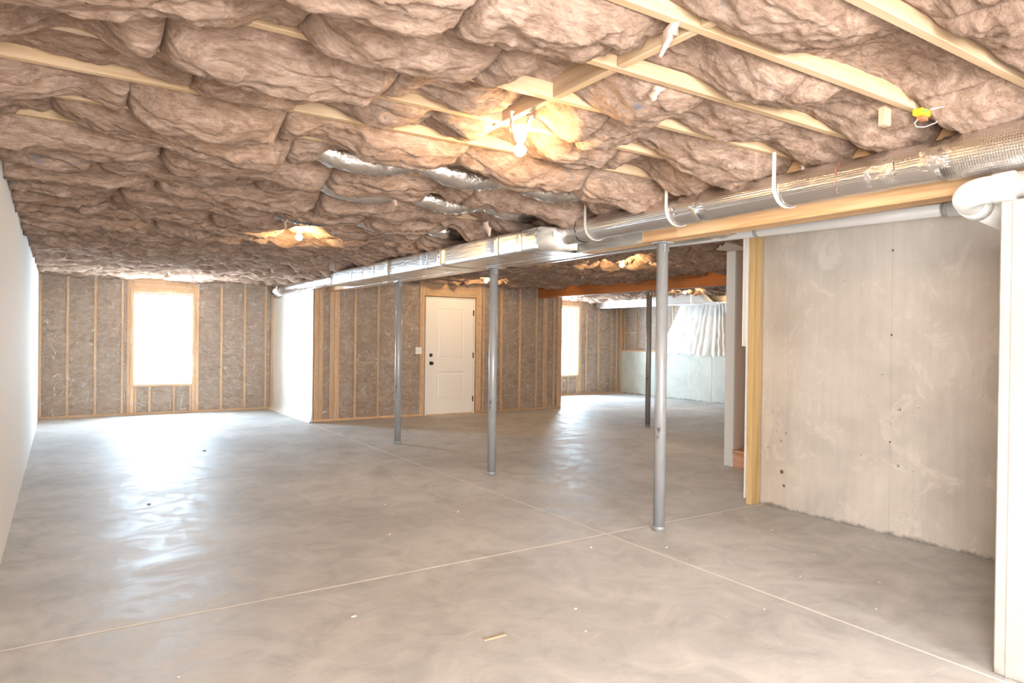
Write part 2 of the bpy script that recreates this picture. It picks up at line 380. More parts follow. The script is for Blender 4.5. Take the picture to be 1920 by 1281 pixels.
def make_batt(x0, x1, yc, seed, fine, wall=0):
    L = x1-x0; nx = max(10, int(L/(.0125 if fine == 2 else .026 if fine == 1 else .045))); nv = (40, 24, 14)[2-fine]
    u = np.linspace(0, 1, nx); vv = np.linspace(-1, 1, nv); vv = np.sign(vv)*np.abs(vv)**.8
    U, V = np.meshgrid(u, vv, indexing='ij'); X = x0+U*L
    xf = X.ravel(); D = batt_depth(xf, yc).reshape(X.shape)
    de = np.minimum(U, 1-U)*L                                   # distance to the end of the batt
    de = np.minimum(U*L+(1. if wall & 1 else 0), (1-U)*L+(1. if wall & 2 else 0))
    rnd = np.clip(de/.11, 0, 1); endf = .42+.58*np.sqrt(1-(1-rnd)**2)
    top = 2.455
    prof = (1-np.abs(V)**2.6)**.62
    H = (top-ZJ+D)*prof*endf
    hw = .186 + .020*vnoise(np.stack([xf*2.2, np.full_like(xf, yc), np.full_like(xf, seed*.37)], 1), 2).reshape(X.shape)
    Y = yc + V*hw; Z = top-H
    P = np.stack([xf, (yc+V*.186).ravel(), np.full_like(xf, seed*3.1)], 1)
    lump = fbm(P*np.array([3.2, 5.5, 1]), 3, seed).reshape(X.shape)
    rd = ridge(P*np.array([3.0, 13., 1])+.35*fbm(P*5, 2, 3)[:, None], 3, seed+1).reshape(X.shape)
    fi = fbm(P*np.array([16, 30., 1]), 3, seed+2).reshape(X.shape)
    env = (1-V**4)*np.clip(de/.04, .25, 1)
    far = min(1., max(0., (yc-3.)/3.))
    tt = V*1.7 + .9*fbm(P*np.array([1.7, 3.5, 1]), 2, seed+5).reshape(X.shape) + .25*fbm(P*np.array([9, 9, 1]), 2, seed+6).reshape(X.shape)
    saw = (tt-np.floor(tt))**1.6
    fi2 = fbm(P*np.array([34, 60., 1]), 2, seed+9).reshape(X.shape)
    Z = Z - env*((.030+.004*far)*lump + (.019+.020*far)*(rd-.5) + (.0085+.001*far)*fi + .0035*fi2 + (.007+.038*far)*(saw-.3))
    Y = Y + env*(.016*lump+.02*far*(rd-.5)); X = X + env*.010*fi
    Z = np.minimum(Z, 2.50)
    mb = MB(); mb.grid(X, Y, Z)
    b = nv                                                       # skirts so the batt is a body, not a sheet
    ti = len(mb.v)
    for i in range(nx):
        for j in (0, nv-1): mb.v.append((X[i, j], yc+(-.183 if j == 0 else .183), 2.60))
    for i in range(nx-1):
        mb.f += [(i*b, (i+1)*b, ti+(i+1)*2, ti+i*2), (i*b+b-1, ti+i*2+1, ti+(i+1)*2+1, (i+1)*b+b-1), (ti+i*2, ti+(i+1)*2, ti+(i+1)*2+1, ti+i*2+1)]; mb.smooth += [True, True, False]
    mb.f += [tuple(range(b-1, -1, -1))+(ti, ti+1), tuple((nx-1)*b+j for j in range(b))+(ti+2*nx-1, ti+2*nx-2)]; mb.smooth += [True, True]
    return mb
SEAM0 = {1.79: [.58], 2.20: [-.06, .62, 1.3], 2.60: [.01, .5, 1.2]}
bays = [(JY[i]+JY[i+1])/2 for i in range(len(JY)-1)] + [(JY[-1]+YF)/2]
sd = 0
for yc in bays:
    spans = []
    if yc > -.2: spans.append((XL+.005, XB1-.1, 0))
    if yc > 4.2 and yc < YD: spans.append((XB1+.12, XB2-.08 if yc > 5.05 else 5.42, 1))
    if yc > 6.4: spans.append((XB2+.12, XR+.1, 2))
    for a, b, which in spans:
        r = random.Random(int(yc*1000)+which); x = a
        cut = [a]
        first = a + r.uniform(.16, .95) if which == 0 else a+r.uniform(.5, 1.1)
        while first < b-.35: cut.append(first); first += r.uniform(.62, 1.22)
        cut.append(b)
        for c0, c1 in zip(cut[:-1], cut[1:]):
            sd += 1
            fine = 2 if (which == 0 and yc < 4.0) else 1 if (which == 0 and yc < 8) else 0
            if yc < .5: fine = 0
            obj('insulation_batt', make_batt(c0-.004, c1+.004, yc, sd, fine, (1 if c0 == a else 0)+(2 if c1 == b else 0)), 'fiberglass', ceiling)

# torn tufts of fibre hanging from the batts
def tuft(p, l, wd, ang, seed):
    r = random.Random(seed); n = 7; path = []; rad = []
    for i in range(n):
        t = i/(n-1); path.append((p[0]+math.cos(ang)*l*.5*t+r.uniform(-.006, .006), p[1]+math.sin(ang)*l*.4*t, p[2]-l*t)); rad.append(wd*(1-.75*t)*(1+r.uniform(-.25, .25))+.002)
    return MB().tube(path, rad, 8, True, lambda i, j: .35*math.sin(j*2.1+i), .45)
for i, (x, y, z, l, wd, a) in enumerate([(1.70, 2.62, 2.37, .085, .016, 1.), (1.80, 2.60, 2.36, .075, .012, 2.), (1.68, 1.62, 2.37, .09, .04, 2.), (2.02, 2.02, 2.36, .05, .035, 2.6), (3.0, 5.0, 2.32, .12, .04, .4), (1.55, 5.8, 2.32, .10, .035, 1.5), (1.9, 4.4, 2.30, .06, .04, .5), (1.02, 1.85, 2.36, .06, .04, .4)]):
    obj('fiber_tuft', tuft((x, y, z+.03), l, wd, a, i), 'fiber_tuft', ceiling)

# ------------------------------------------------------------------ walls
wl = struct('wall_left', MB().box(XL-.12, XL, .01, YF+.1, 0, 2.41).box(XL-.12, XL, YN-.1, -1.71, 0, 2.41).box(XL-.12, XL, -1.71, .01, 0, .95).box(XL-.12, XL, -1.71, .01, 2.20, 2.41), 'drywall', 'smooth off-white drywall wall along the left side', 'wall')

def sheet_xz(x0, x1, z0, z1, y, amp, seed, nx, nz, folds=None):
    """a poly sheet hung on a wall facing -y"""
    X, Z = np.meshgrid(np.linspace(x0, x1, nx), np.linspace(z0, z1, nz), indexing='ij')
    P = np.stack([X.ravel(), np.full(X.size, seed*1.), Z.ravel()], 1)
    d = (fbm(P*np.array([3, 1, 1.2]), 3, seed)*.6+(ridge(P*np.array([6, 1, 2.2])+.4*fbm(P*2, 2, 1)[:, None], 2, seed+4)-.5)*.9).reshape(X.shape)*amp
    if folds is not None: d = d+folds(X, Z)
    return MB().grid(X, y-amp*1.2-d, Z)
def wall_batt(x0, x1, z0, z1, y, seed):
    nx, nz = max(5, int((x1-x0)/.05)), max(6, int((z1-z0)/.07))
    X, Z = np.meshgrid(np.linspace(x0, x1, nx), np.linspace(z0, z1, nz), indexing='ij')
    V = (X-x0)/(x1-x0)*2-1; W = (Z-z0)/(z1-z0)*2-1
    P = np.stack([X.ravel(), np.full(X.size, seed*1.), Z.ravel()], 1)
    puff = (1-V**4)*(1-W**8)
    Y = y + .022 - puff*(.020+.012*fbm(P*np.array([6, 1, 5]), 3, seed).reshape(X.shape))
    mb = MB().grid(X, Y, Z); n = len(mb.v)
    mb.v += [(x0, y+.12, z0), (x1, y+.12, z0), (x1, y+.12, z1), (x0, y+.12, z1)]; mb.f.append((n, n+3, n+2, n+1)); mb.smooth.append(False)
    return mb
def stud_wall_y(name, y, studs, xa, xb, openings, mat='wood_z', ztop=2.40, label=None, th=.14):
    """framed wall facing -y: studs = [(x0,x1)], openings = [(x0,x1,z0,z1,header_top)]"""
    mb = MB()
    xs_ = [xa]
    for o in sorted(openings): mb.box(xs_[-1], o[0], y+th, y+th+.012, 0, ztop); xs_.append(o[1]); mb.box(o[0], o[1], y+th, y+th+.012, o[3], ztop); (o[2] > .05) and mb.box(o[0], o[1], y+th, y+th+.012, 0, o[2])
    mb.box(xs_[-1], xb, y+th, y+th+.012, 0, ztop)
    W = struct(name, mb, 'subfloor_board', label, 'wall')
    segs = []; a = xa
    for o in sorted(openings):
        if o[2] < .05: segs.append((a, o[0])); a = o[1]
    segs.append((a, xb))
    for s0, s1 in segs: piece('bottom_plate', s0, s1, y, y+th, 0, .038, 'wood_x', W)
    piece('top_plate', xa, xb, y, y+th, ztop-.076, ztop-.038, 'wood_x', W); piece('top_plate', xa, xb, y, y+th, ztop-.038, ztop, 'wood_x', W)
    for s0, s1 in studs: piece('stud', s0, s1, y, y+th, .038, ztop-.076, mat, W)
    for o in openings:
        piece('header', o[0]-.045, o[1]+.045, y+.002, y+th, o[3]+.012, ztop-.078, 'wood_x', W)
        if o[2] > .05:
            piece('rough_sill', o[0]-.003, o[1]+.003, y+.002, y+th, o[2]-.038, o[2], 'wood_x', W)
    # batts fill every bay between neighbouring studs
    blocks = sorted([(s0, s1, 0) for s0, s1 in studs]+[(o[0], o[1], 1) for o in openings])
    edge = xa; i = 0
    for s0, s1, k in blocks+[(xb, xb, 0)]:
        if s0-edge > .03: obj('insulation_batt', wall_batt(edge, s0, .04, ztop-.078, y, int(s0*100) % 97), 'fiberglass_wall', W)
        edge = max(edge, s1)
    return W

# far wall with the window
wo = (1.015, 1.895, .505, 2.035)
st = [(XL+.0, XL+.03), (.064, .100), (.441, .478), (.824, .862), (.905, .955), (.957, 1.013), (1.897, 1.950), (1.952, 2.007), (2.355, 2.392), (2.750, 2.787), (3.113, 3.151), (3.227, 3.27)]
wf = stud_wall_y('wall_far', YF, st, XL, 3.27, [wo], label='framed far wall with tall window, insulation behind clear plastic')
for a, b in ((1.018, 1.056), (1.23, 1.268), (1.60, 1.638), (1.855, 1.893)):
    piece('cripple_stud', a, b, YF, YF+.14, .038, wo[2]-.038, 'wood_z', wf)
for a, b in ((1.056, 1.23), (1.268, 1.60), (1.638, 1.855)):
    obj('insulation_batt', wall_batt(a, b, .04, wo[2]-.04, YF, int(a*50)), 'fiberglass_wall', wf)
def poly_around(W, xa, xb, y, ops, zt, seed):
    cuts = [xa]+[v for o in sorted(ops) for v in (o[0], o[1])]+[xb]
    k = 0
    for a, b in zip(cuts[:-1], cuts[1:]):
        op = [o for o in ops if abs(o[0]-a) < 1e-6]
        if op:
            o = op[0]
            if o[2] > .05: obj('vapor_barrier', sheet_xz(a, b, .01, o[2]-.01, y, .010, seed+k, 24, 12), 'poly_clear', W)
            obj('vapor_barrier', sheet_xz(a, b, o[3]+.01, zt, y, .009, seed+k+9, 24, 8), 'poly_clear', W)
        else:
            obj('vapor_barrier', sheet_xz(a, b, .01, zt, y, .011, seed+k, max(8, int((b-a)/.035)), 56), 'poly_clear', W)
        k += 1
poly_around(wf, XL+.005, 3.265, YF-.002, [wo], 2.38, 11)
def window(name, x0, x1, z0, z1, y, label):
    W = bpy.data.objects.new(name, None); COL.objects.link(W); W.location = ((x0+x1)/2, y, z0); W['kind'] = 'structure'; tag(W, label, 'window')
    fr = .03
    for a, b, c, d in ((x0, x0+fr, z0, z1), (x1-fr, x1, z0, z1), (x0+fr, x1-fr, z0, z0+fr), (x0+fr, x1-fr, z1-fr, z1)):
        piece('window_frame', a, b, y+.09, y+.15, c, d, 'vinyl_white', W)
    zm = (z0+z1)/2
    piece('meeting_rail', x0+fr, x1-fr, y+.10, y+.14, zm-.016, zm+.016, 'vinyl_white', W)
    piece('pane', x0+fr, x1-fr, y+.118, y+.122, z0+fr, zm-.016, 'window_glass', W, 0)
    piece('pane', x0+fr, x1-fr, y+.118, y+.122, zm+.016, z1-fr, 'window_glass', W, 0)
    return W
window('window_1', wo[0], wo[1], wo[2], wo[3], YF, 'tall window glowing white with daylight in the far left wall')

# the jog wall: framed wall end in plastic flared at the floor, window reflection painted as milky white
wj = struct('wall_jog', MB().box(3.29, 3.31, YD+.005, YF, 0, 2.074), 'drywall_core', 'short side wall hung with plastic coloured white as window reflection, right of the window', 'wall')
Yg, Zg = np.meshgrid(np.linspace(YD-.10, YF-.02, 60), np.linspace(.004, 2.074, 50), indexing='ij')
Pj = np.stack([np.zeros(Yg.size), Yg.ravel(), Zg.ravel()], 1)
dj = (.012*ridge(Pj*np.array([1, 9, .9])+.4*fbm(Pj*2, 2, 3)[:, None], 2, 4)).reshape(Yg.shape)
flare = .09*np.exp(-Zg/.05)*(.5+.5*np.clip((Yg-YD)/.6, 0, 1))
obj('plastic_sheet', MB().grid(3.272-dj-flare, Yg, Zg), 'poly_window_sheen', wj)

# the door wall
do = (5.235, 6.255, 0., 2.06)
st = [(3.32, 3.392), (3.396, 3.468), (3.572, 3.648), (3.652, 3.728), (3.977, 4.014), (4.372, 4.410), (4.782, 4.820), (5.149, 5.190), (5.192, 5.233), (6.258, 6.315), (6.318, 6.373), (6.405, 6.441), (6.786, 6.830), (7.203, 7.246), (7.585, 7.628), (7.758, 7.860), (8.002, 8.040), (8.105, 8.155), (8.158, 8.21)]
wd = stud_wall_y('wall_door', YD, st, 3.32, 8.21, [do], label='framed wall around the white door, brown batts behind clear plastic')
def folds(X, Z):    # radiating wrinkles stapled at the corner of the door header
    dx, dz = X-5.12, Z-2.12; r = np.sqrt(dx*dx+dz*dz)+.02; a = np.arctan2(dz, dx)
    return .034*np.sin(a*17)*np.exp(-((r-.25)/.22)**2)
cl = [(3.33, do[0], 8), (do[1], 8.20, 11)]
obj('vapor_barrier', sheet_xz(3.33, do[0], .012, 2.34, YD-.002, .010, 31, 60, 60, folds), 'poly_clear', wd)
obj('vapor_barrier', sheet_xz(do[0], do[1], do[3]+.01, 2.34, YD-.002, .008, 33, 44, 14, folds), 'poly_clear', wd)
obj('vapor_barrier', sheet_xz(do[1], 8.20, .012, 2.34, YD-.002, .010, 35, 60, 60), 'poly_clear', wd)
# wall returning from the door wall to the far wall (its right face)
wr = struct('wall_return', MB().box(8.10, 8.21, YD+.15, YF, 0, 2.41), 'drywall_core', 'return wall behind the framed wall end, beside the right window', 'wall')

struct('wall_far_middle', MB().box(3.29, 8.21, YF+.02, YF+.15, 0, 2.41), 'drywall_core', 'outer wall of the closed room behind the white door', 'wall')
# right-hand room: far wall with second window
w2 = (9.57, 10.455, .485, 2.11)
st = [(8.25, 8.288), (8.65, 8.688), (9.05, 9.088), (9.45, 9.508), (9.51, 9.567), (10.457, 10.510), (10.513, 10.57), (10.685, 10.735), (11.075, 11.13), (11.493, 11.54), (11.67, 11.72), (11.80, 11.85)]
w2w = stud_wall_y('wall_far_right', YF, st, 8.21, XR, [w2], label='framed wall with second bright window in the right-hand room')
for a, b in ((9.573, 9.611), (9.95, 9.988), (10.15, 10.188), (10.414, 10.452)):
    piece('cripple_stud', a, b, YF, YF+.14, .038, w2[2]-.038, 'wood_z', w2w)
for a, b in ((9.611, 9.95), (9.988, 10.15), (10.188, 10.414)):
    obj('insulation_batt', wall_batt(a, b, .04, w2[2]-.04, YF, int(a*50)), 'fiberglass_wall', w2w)
poly_around(w2w, 8.22, XR-.01, YF-.002, [w2], 2.38, 51)
window('window_2', w2[0], w2[1], w2[2], w2[3], YF, 'bright window half hidden behind the framed wall end')

# right wall: half-height poured concrete with framed wall and plastic above
wr_ = struct('wall_right', MB().box(XR+.02, XR+.26, YN, YF+.1, 0, 1.05), 'concrete_pale', 'half-height poured concrete wall in the right-hand room', 'wall')
for a, b in ((2.0, 4.9), (4.905, 7.5), (7.505, 10.1), (10.105, 11.6), (11.605, YF)):
    piece('form_panel', XR, XR+.03, a, b, 0, 1.06, 'concrete_pale', wr_)
piece('sill_plate', XR+.03, XR+.16, 2.0, YF, 1.06, 1.10, 'wood_y', wr_)
ys_ = [YF-.05-.4064*i for i in range(20)]
for y in ys_:
    piece('stud', XR+.06, XR+.15, y-.019, y+.019, 1.10, 2.32, 'wood_z', wr_)
piece('fire_block', XR+.06, XR+.15, YF-.05-.4064+.02, YF-.05-.02, 1.50, 1.54, 'wood_y', wr_)
piece('top_plate', XR+.06, XR+.15, 4.0, YF, 2.32, 2.40, 'wood_y', wr_)
struct('wall_right_upper', MB().box(XR+.16, XR+.2, YN, YF+.1, 1.05, 2.66), 'subfloor_board', 'boarded outer face behind the studs above the half wall', 'wall')
def wall_batt_x(y0, y1, z0, z1, x, seed):
    mb = wall_batt(y0, y1, z0, z1, 0, seed); mb.v = [(x+p[1], p[0], p[2]) for p in mb.v]; return mb
for i in range(len(ys_)-1):
    obj('insulation_batt', wall_batt_x(ys_[i+1]+.02, ys_[i]-.02, 1.10, 2.32, XR+.062, i), 'fiberglass_wall', wr_)
def drape_x(y0, y1, z0, z1, x, ny, nz, pleat, seed):
    Y, Z = np.meshgrid(np.linspace(y0, y1, ny), np.linspace(z0, z1, nz), indexing='ij')
    T = (Y-y0)/(y1-y0); S = (z1-Z)/(z1-z0)
    P = np.stack([np.zeros(Y.size), Y.ravel(), Z.ravel()], 1)
    # pleats fan out from a gathered point at the top
    Yc = y0+.42*(y1-y0); Yf = Yc+(Y-Yc)*(.55+.45*S)
    d = pleat*np.abs(np.sin((Y-Yc)*13+2.2*np.sin(Y*3.1)+1.1*np.sin(Y*7.7)))*(.25+.75*S)*(.35+.65*np.clip((10.9-Y)/1.2, 0, 1))+.012*fbm(P*6, 3, seed).reshape(Y.shape)
    Z = Z+.03*fbm(P*np.array([1, 7, 0.01]), 2, seed+2).reshape(Y.shape)*S
    return MB().grid(x-.02-d, Yf, Z)
pd = obj('plastic_drape', drape_x(8.6, 11.7, 1.03, 2.32, XR, 200, 30, .045, 3), 'poly_drape')
tag(pd, 'pleated clear plastic sheet fanned out above the half concrete wall', 'plastic sheet')
Yq, Zq = np.meshgrid(np.linspace(10.45, YF-.05, 60), np.linspace(1.07, 2.32, 26), indexing='ij')
Pq = np.stack([np.zeros(Yq.size), Yq.ravel(), Zq.ravel()], 1)
obj('vapor_barrier', MB().grid(XR+.03-.012*fbm(Pq*4, 3, 9).reshape(Yq.shape), Yq, Zq), 'poly_clear', wr_)

struct('trim_2', MB().box(XR+.001, XR+.22, YF-.001, YF+.16, 0, 2.66), 'wood_z', 'corner studs where the right-hand room walls meet', 'trim')
# poured concrete wall at the right of the picture
XC = 4.92
wc = struct('wall_concrete', MB().box(XC+.004, XC+.22, 1.27, 3.64, 0, 2.40), 'concrete_wall', 'tall poured concrete wall with form seams at the right', 'wall')
for a, b in ((1.28, 2.589), (2.5935, 3.423), (3.4275, 3.66)):
    piece('form_panel', XC, XC+.05, a, b, 0, 2.40, 'concrete_wall', wc, .002)
for y, z, q in ((3.46, .30, 1.6), (3.44, .19, 1.1), (3.425, .62, .6), (2.591, 1.42, .8), (2.591, .66, .7), (2.40, .92, .4), (2.591, 2.02, .8)):
    obj('form_tie_mark', MB().lathe([(.001, -.0015), (.009*q, -.0015), (.012*q, .001), (.001, .001)], (XC, y, z), 10, 'x'), 'litter_dark', wc)
# end of the concrete wall nearest the camera
we = struct('wall_end', MB().box(3.24, 5.14, .9, 1.27, 0, 1.958, .006), 'concrete_end', 'pale end of a poured concrete wall at the right edge', 'wall')
piece('form_fin', 3.2375, 3.2405, 1.2215, 1.2235, 0, 1.958, 'concrete_end', we, 0)
struct('wall_right_near', MB().box(4.98, 5.14, YN, .9, 0, 2.40), 'concrete_wall', 'poured concrete wall running behind the camera', 'wall')

# window added in the left wall, just behind the camera, to light the foreground
w3 = bpy.data.objects.new('window_added', None); COL.objects.link(w3); w3.location = (XL, -.85, .95); w3['kind'] = 'structure'; tag(w3, 'wide window added in the left wall behind the camera for fill light', 'window')
for a, b, c, d in ((-1.71, -1.67, .95, 2.20), (-.03, .01, .95, 2.20), (-1.67, -.03, .95, .99), (-1.67, -.03, 2.16, 2.20), (-.87, -.83, .99, 2.16)):
    piece('window_frame', XL-.10, XL-.04, a, b, c, d, 'vinyl_white', w3)
for a, b in ((-1.67, -.87), (-.83, -.03)): piece('pane', XL-.072, XL-.068, a, b, .99, 2.16, 'window_glass', w3, 0)
# room behind the camera: wall with a sliding glass door added to bring in light
wb = struct('wall_behind', MB().box(XL, -.35+.1, YN-.12, YN, 0, 2.41).box(2.15, XR+.26, YN-.12, YN, 0, 2.41).box(-.25, 2.15, YN-.12, YN, 2.15, 2.41), 'drywall', 'white wall behind the camera around an added glass door', 'wall')
d2 = bpy.data.objects.new('door_added', None); COL.objects.link(d2); d2.location = (.95, YN, 0); d2['kind'] = 'structure'; tag(d2, 'sliding glass door added behind the camera for fill light', 'door')
for a, b in ((-.25, -.19), (.92, .98), (2.09, 2.15)): piece('door_stile', a, b, YN-.10, YN-.04, 0, 2.15, 'vinyl_white', d2)
piece('door_rail', -.19, 2.09, YN-.10, YN-.04, 2.07, 2.15, 'vinyl_white', d2)
for a, b in ((-.19, .92), (.98, 2.09)): piece('pane', a, b, YN-.075, YN-.07, .02, 2.07, 'window_glass', d2, 0)

# stairwell: far side wall, end cap, soffit, side wall near the post
ws = struct('wall_stair', MB().box(6.10, 9.2, 4.875, 4.985, 0, 2.41), 'drywall_tan', 'tan drywall wall beside the stairs', 'wall')
piece('corner_strip', 6.07, 6.10, 4.872, 4.992, 0, 2.335, 'drywall', ws)
struct('wall_stair_near', MB().box(XC+.05, 9.2, 3.655, 3.745, 0, 2.41), 'drywall_tan', 'narrow drywall wall behind the wooden post', 'wall')
sf = struct('trim_1', MB().box(5.45, 6.10, 3.75, 4.955, 2.335, 2.40), 'drywall_tan', 'tan drywall soffit over the foot of the stairs', 'soffit')
stair = thing('staircase', (6.5, 4.3, 0), 'reddish oak stair steps rising beside the drywall wall', 'stairs')
for k in range(4):
    x0 = 6.05+.25*k
    piece('riser', x0+.02, x0+.04, 3.76, 4.868, .185*k, .185*(k+1)-.028, 'stair_oak', stair)
    piece('tread', x0-.005, x0+.29, 3.755, 4.870, .185*(k+1)-.028, .185*(k+1), 'stair_oak', stair, .008)
for y in (3.765, 4.83): obj('stringer', MB().add([(6.07, y, 0), (6.5, y, 0), (7.1, y, .5), (7.1, y, .70), (6.07, y, .12)]+[(6.07, y+.03, 0), (6.5, y+.03, 0), (7.1, y+.03, .5), (7.1, y+.03, .70), (6.07, y+.03, .12)], [(0, 1, 2, 3, 4), (9, 8, 7, 6, 5), (0, 5, 6, 1), (1, 6, 7, 2), (2, 7, 8, 3), (3, 8, 9, 4), (4, 9, 5, 0)]), 'stair_oak', stair)

# wooden corner post at the end of the concrete wall, drywall edge at its left
wp = thing('wooden_post', (4.86, 3.70, 0), 'yellowish treated wooden post standing at the end of the concrete wall', 'post')
piece('post', 4.80, 4.915, 3.665, 3.715, 0, 2.38, 'treated_post', wp, .004)
piece('drywall_edge', 4.79, 4.93, 3.717, 3.729, .05, 2.38, 'drywall_core', wp, .001)
piece('drywall_edge', 4.755, 4.80, 3.729, 3.741, 1.32, 2.38, 'drywall_core', wp, .001)

# ------------------------------------------------------------------ the white door
d1 = bpy.data.objects.new('door_1', None); COL.objects.link(d1); d1.location = (5.745, YD, 0); d1['kind'] = 'structure'; tag(d1, 'white two-panel door with black knob in the framed wall', 'door')
X0, X1, Z0, Z1, YS = 5.283, 6.205, .018, 2.035, YD+.006
def door_slab():
    mb = MB(); pans = [(5.475, 6.02, .975, 1.855), (5.475, 6.02, .27, .75)]
    xs_ = [X0, 5.475, 6.02, X1]; zs_ = [Z0, .27, .75, .975, 1.855, Z1]
    for i in range(3):
        for j in range(5):
            if i == 1 and j in (1, 3): continue
            a, b, c, d = xs_[i], xs_[i+1], zs_[j], zs_[j+1]
            mb.add([(a, YS, c), (b, YS, c), (b, YS, d), (a, YS, d)], [(0, 1, 2, 3)])
    for a, b, c, d in pans:
        rings = [(0, 0), (.012, .012), (.034, .012), (.052, .002)]
        vs = []
        for ins, dep in rings: vs += [(a+ins, YS+dep, c+ins), (b-ins, YS+dep, c+ins), (b-ins, YS+dep, d-ins), (a+ins, YS+dep, d-ins)]
        fs = [(r*4+k, r*4+(k+1) % 4, (r+1)*4+(k+1) % 4, (r+1)*4+k) for r in range(3) for k in range(4)]+[(12, 13, 14, 15)]
        mb.add(vs, fs)
    mb.add([(X0, YS, Z0), (X1, YS, Z0), (X1, YS, Z1), (X0, YS, Z1), (X0, YS+.044, Z0), (X1, YS+.044, Z0), (X1, YS+.044, Z1), (X0, YS+.044, Z1)],
           [(0, 4, 5, 1), (1, 5, 6, 2), (2, 6, 7, 3), (3, 7, 4, 0), (4, 7, 6, 5)])
    return mb
ds = obj('door_slab', door_slab(), 'door_paint', d1)
piece('jamb', 5.252, 5.279, YD-.004, YD+.13, 0, 2.058, 'door_paint', d1); piece('jamb', 6.209, 6.238, YD-.004, YD+.13, 0, 2.058, 'door_paint', d1); piece('jamb', 5.279, 6.209, YD-.004, YD+.13, 2.039, 2.058, 'door_paint', d1)
piece('threshold', 5.279, 6.209, YD, YD+.13, 0, .016, 'wood_x', d1)
obj('deadbolt', MB().lathe([(.001, -.022), (.026, -.020), (.032, -.008), (.032, 0)], (5.362, YS, 1.045), 20, 'y'), 'black_metal', ds)
kn = obj('knob', MB().lathe([(.001, -.062), (.020, -.060), (.029, -.048), (.029, -.038), (.020, -.028), (.013, -.022), (.013, -.008), (.033, -.007), (.033, 0)], (5.366, YS, .905), 20, 'y'), 'black_metal', ds)
for z in (.26, 1.04, 1.80): piece('hinge', 6.196, 6.216, YD-.007, YD+.006, z-.05, z+.05, 'bronze_hinge', ds, .002)
sw = thing('switch_box', (5.10, YD-.03, 1.06), 'small white switch plate left of the white door', 'switch')
piece('plate', 5.045, 5.165, YD-.045, YD-.031, 1.065, 1.185, 'switch_plastic', sw, .004)
for xx in (5.085, 5.125): piece('toggle', xx-.005, xx+.005, YD-.055, YD-.045, 1.113, 1.137, 'switch_plastic', sw, .001)

# ------------------------------------------------------------------ steel posts and beams
def post(x, y, zt, label):
    t = thing('steel_post', (x, y, 0), label, 'post', 'round steel columns under the beams')
    rr = .0415
    pc = obj('column', MB().lathe([(.0005, 0), (rr, 0), (rr, zt-.012), (.0005, zt-.012)], (x, y, 0), 28), 'grey_steel', t)
    piece('top_plate', x-.052, x+.052, y-.06, y+.06, zt-.012, zt-.001, 'grey_steel', t, .001)
    obj('base_collar', MB().lathe([(rr+.0005, .002), (rr+.002, .002), (rr+.002, .03), (rr+.0005, .032)], (x, y, 0), 28), 'grey_steel', t)
    piece('bolt_tab', x-.022, x+.022, y-rr-.004, y-rr+.002, zt-.075, zt-.02, 'sheet_metal', pc, .001)
ZB = 2.066
post(XB1, 3.52, ZB, 'grey steel column nearest the camera, scuffed and rusty at its foot')
post(XB1, 5.81, ZB, 'grey steel column in front of the door wall, middle of its row')
post(XB1, 8.10, ZB, 'grey steel column left of the white door, farthest in its row')
post(XB2, 7.80, 2.126, 'dark thin steel column under the red-brown beam')
bm_ = thing('main_beam', (XB1, 6, ZB), 'long pale wooden main beam above the row of steel columns', 'beam')
for i, x in enumerate((3.505, 3.545, 3.585, 3.625)):
    cuts = [YN+.02, 1.1+.35*i, 3.30-.02*i, 8.0+.1*i, YF-.02]
    for a, b in zip(cuts[:-1], cuts[1:]): piece('beam_ply', x, x+.038, a+.001, b-.001, ZB+(.002 if i else 0), ZJ-.002, 'wood_y', bm_)
piece('foil_facing', 3.498, 3.504, 3.63, 9.9, ZB-.004, ZJ-.01, 'foil_ribbed', bm_, 0)
piece('foil_facing', 3.504, 3.668, 4.35, 9.9, ZB-.004, ZB-.001, 'foil_ribbed', bm_, 0)
b2 = thing('red_beam', (XB2, 8, 2.126), 'red-brown laminated beam crossing the ceiling of the right-hand room', 'beam')
for x in (7.615, 7.66, 7.705): piece('beam_ply', x, x+.044, 2.0, YD-.02, 2.126, ZJ-.05, 'laminated_red', b2)
piece('nailer', 7.61, 7.75, 2.0, YD-.02, ZJ-.05, ZJ-.012, 'wood_y', b2)
cb = MB(); cp = []
for i in range(30):
    t = i/29; cp.append((7.60, 10.5-4.3*t, 2.335+.012*math.sin(t*15)-(.06*max(0, 1-t*9))))
tag(obj('beam_cable', cb.tube(cp, .004, 6), 'white_cable'), 'thin pale cable stapled along the red-brown beam', 'cable')

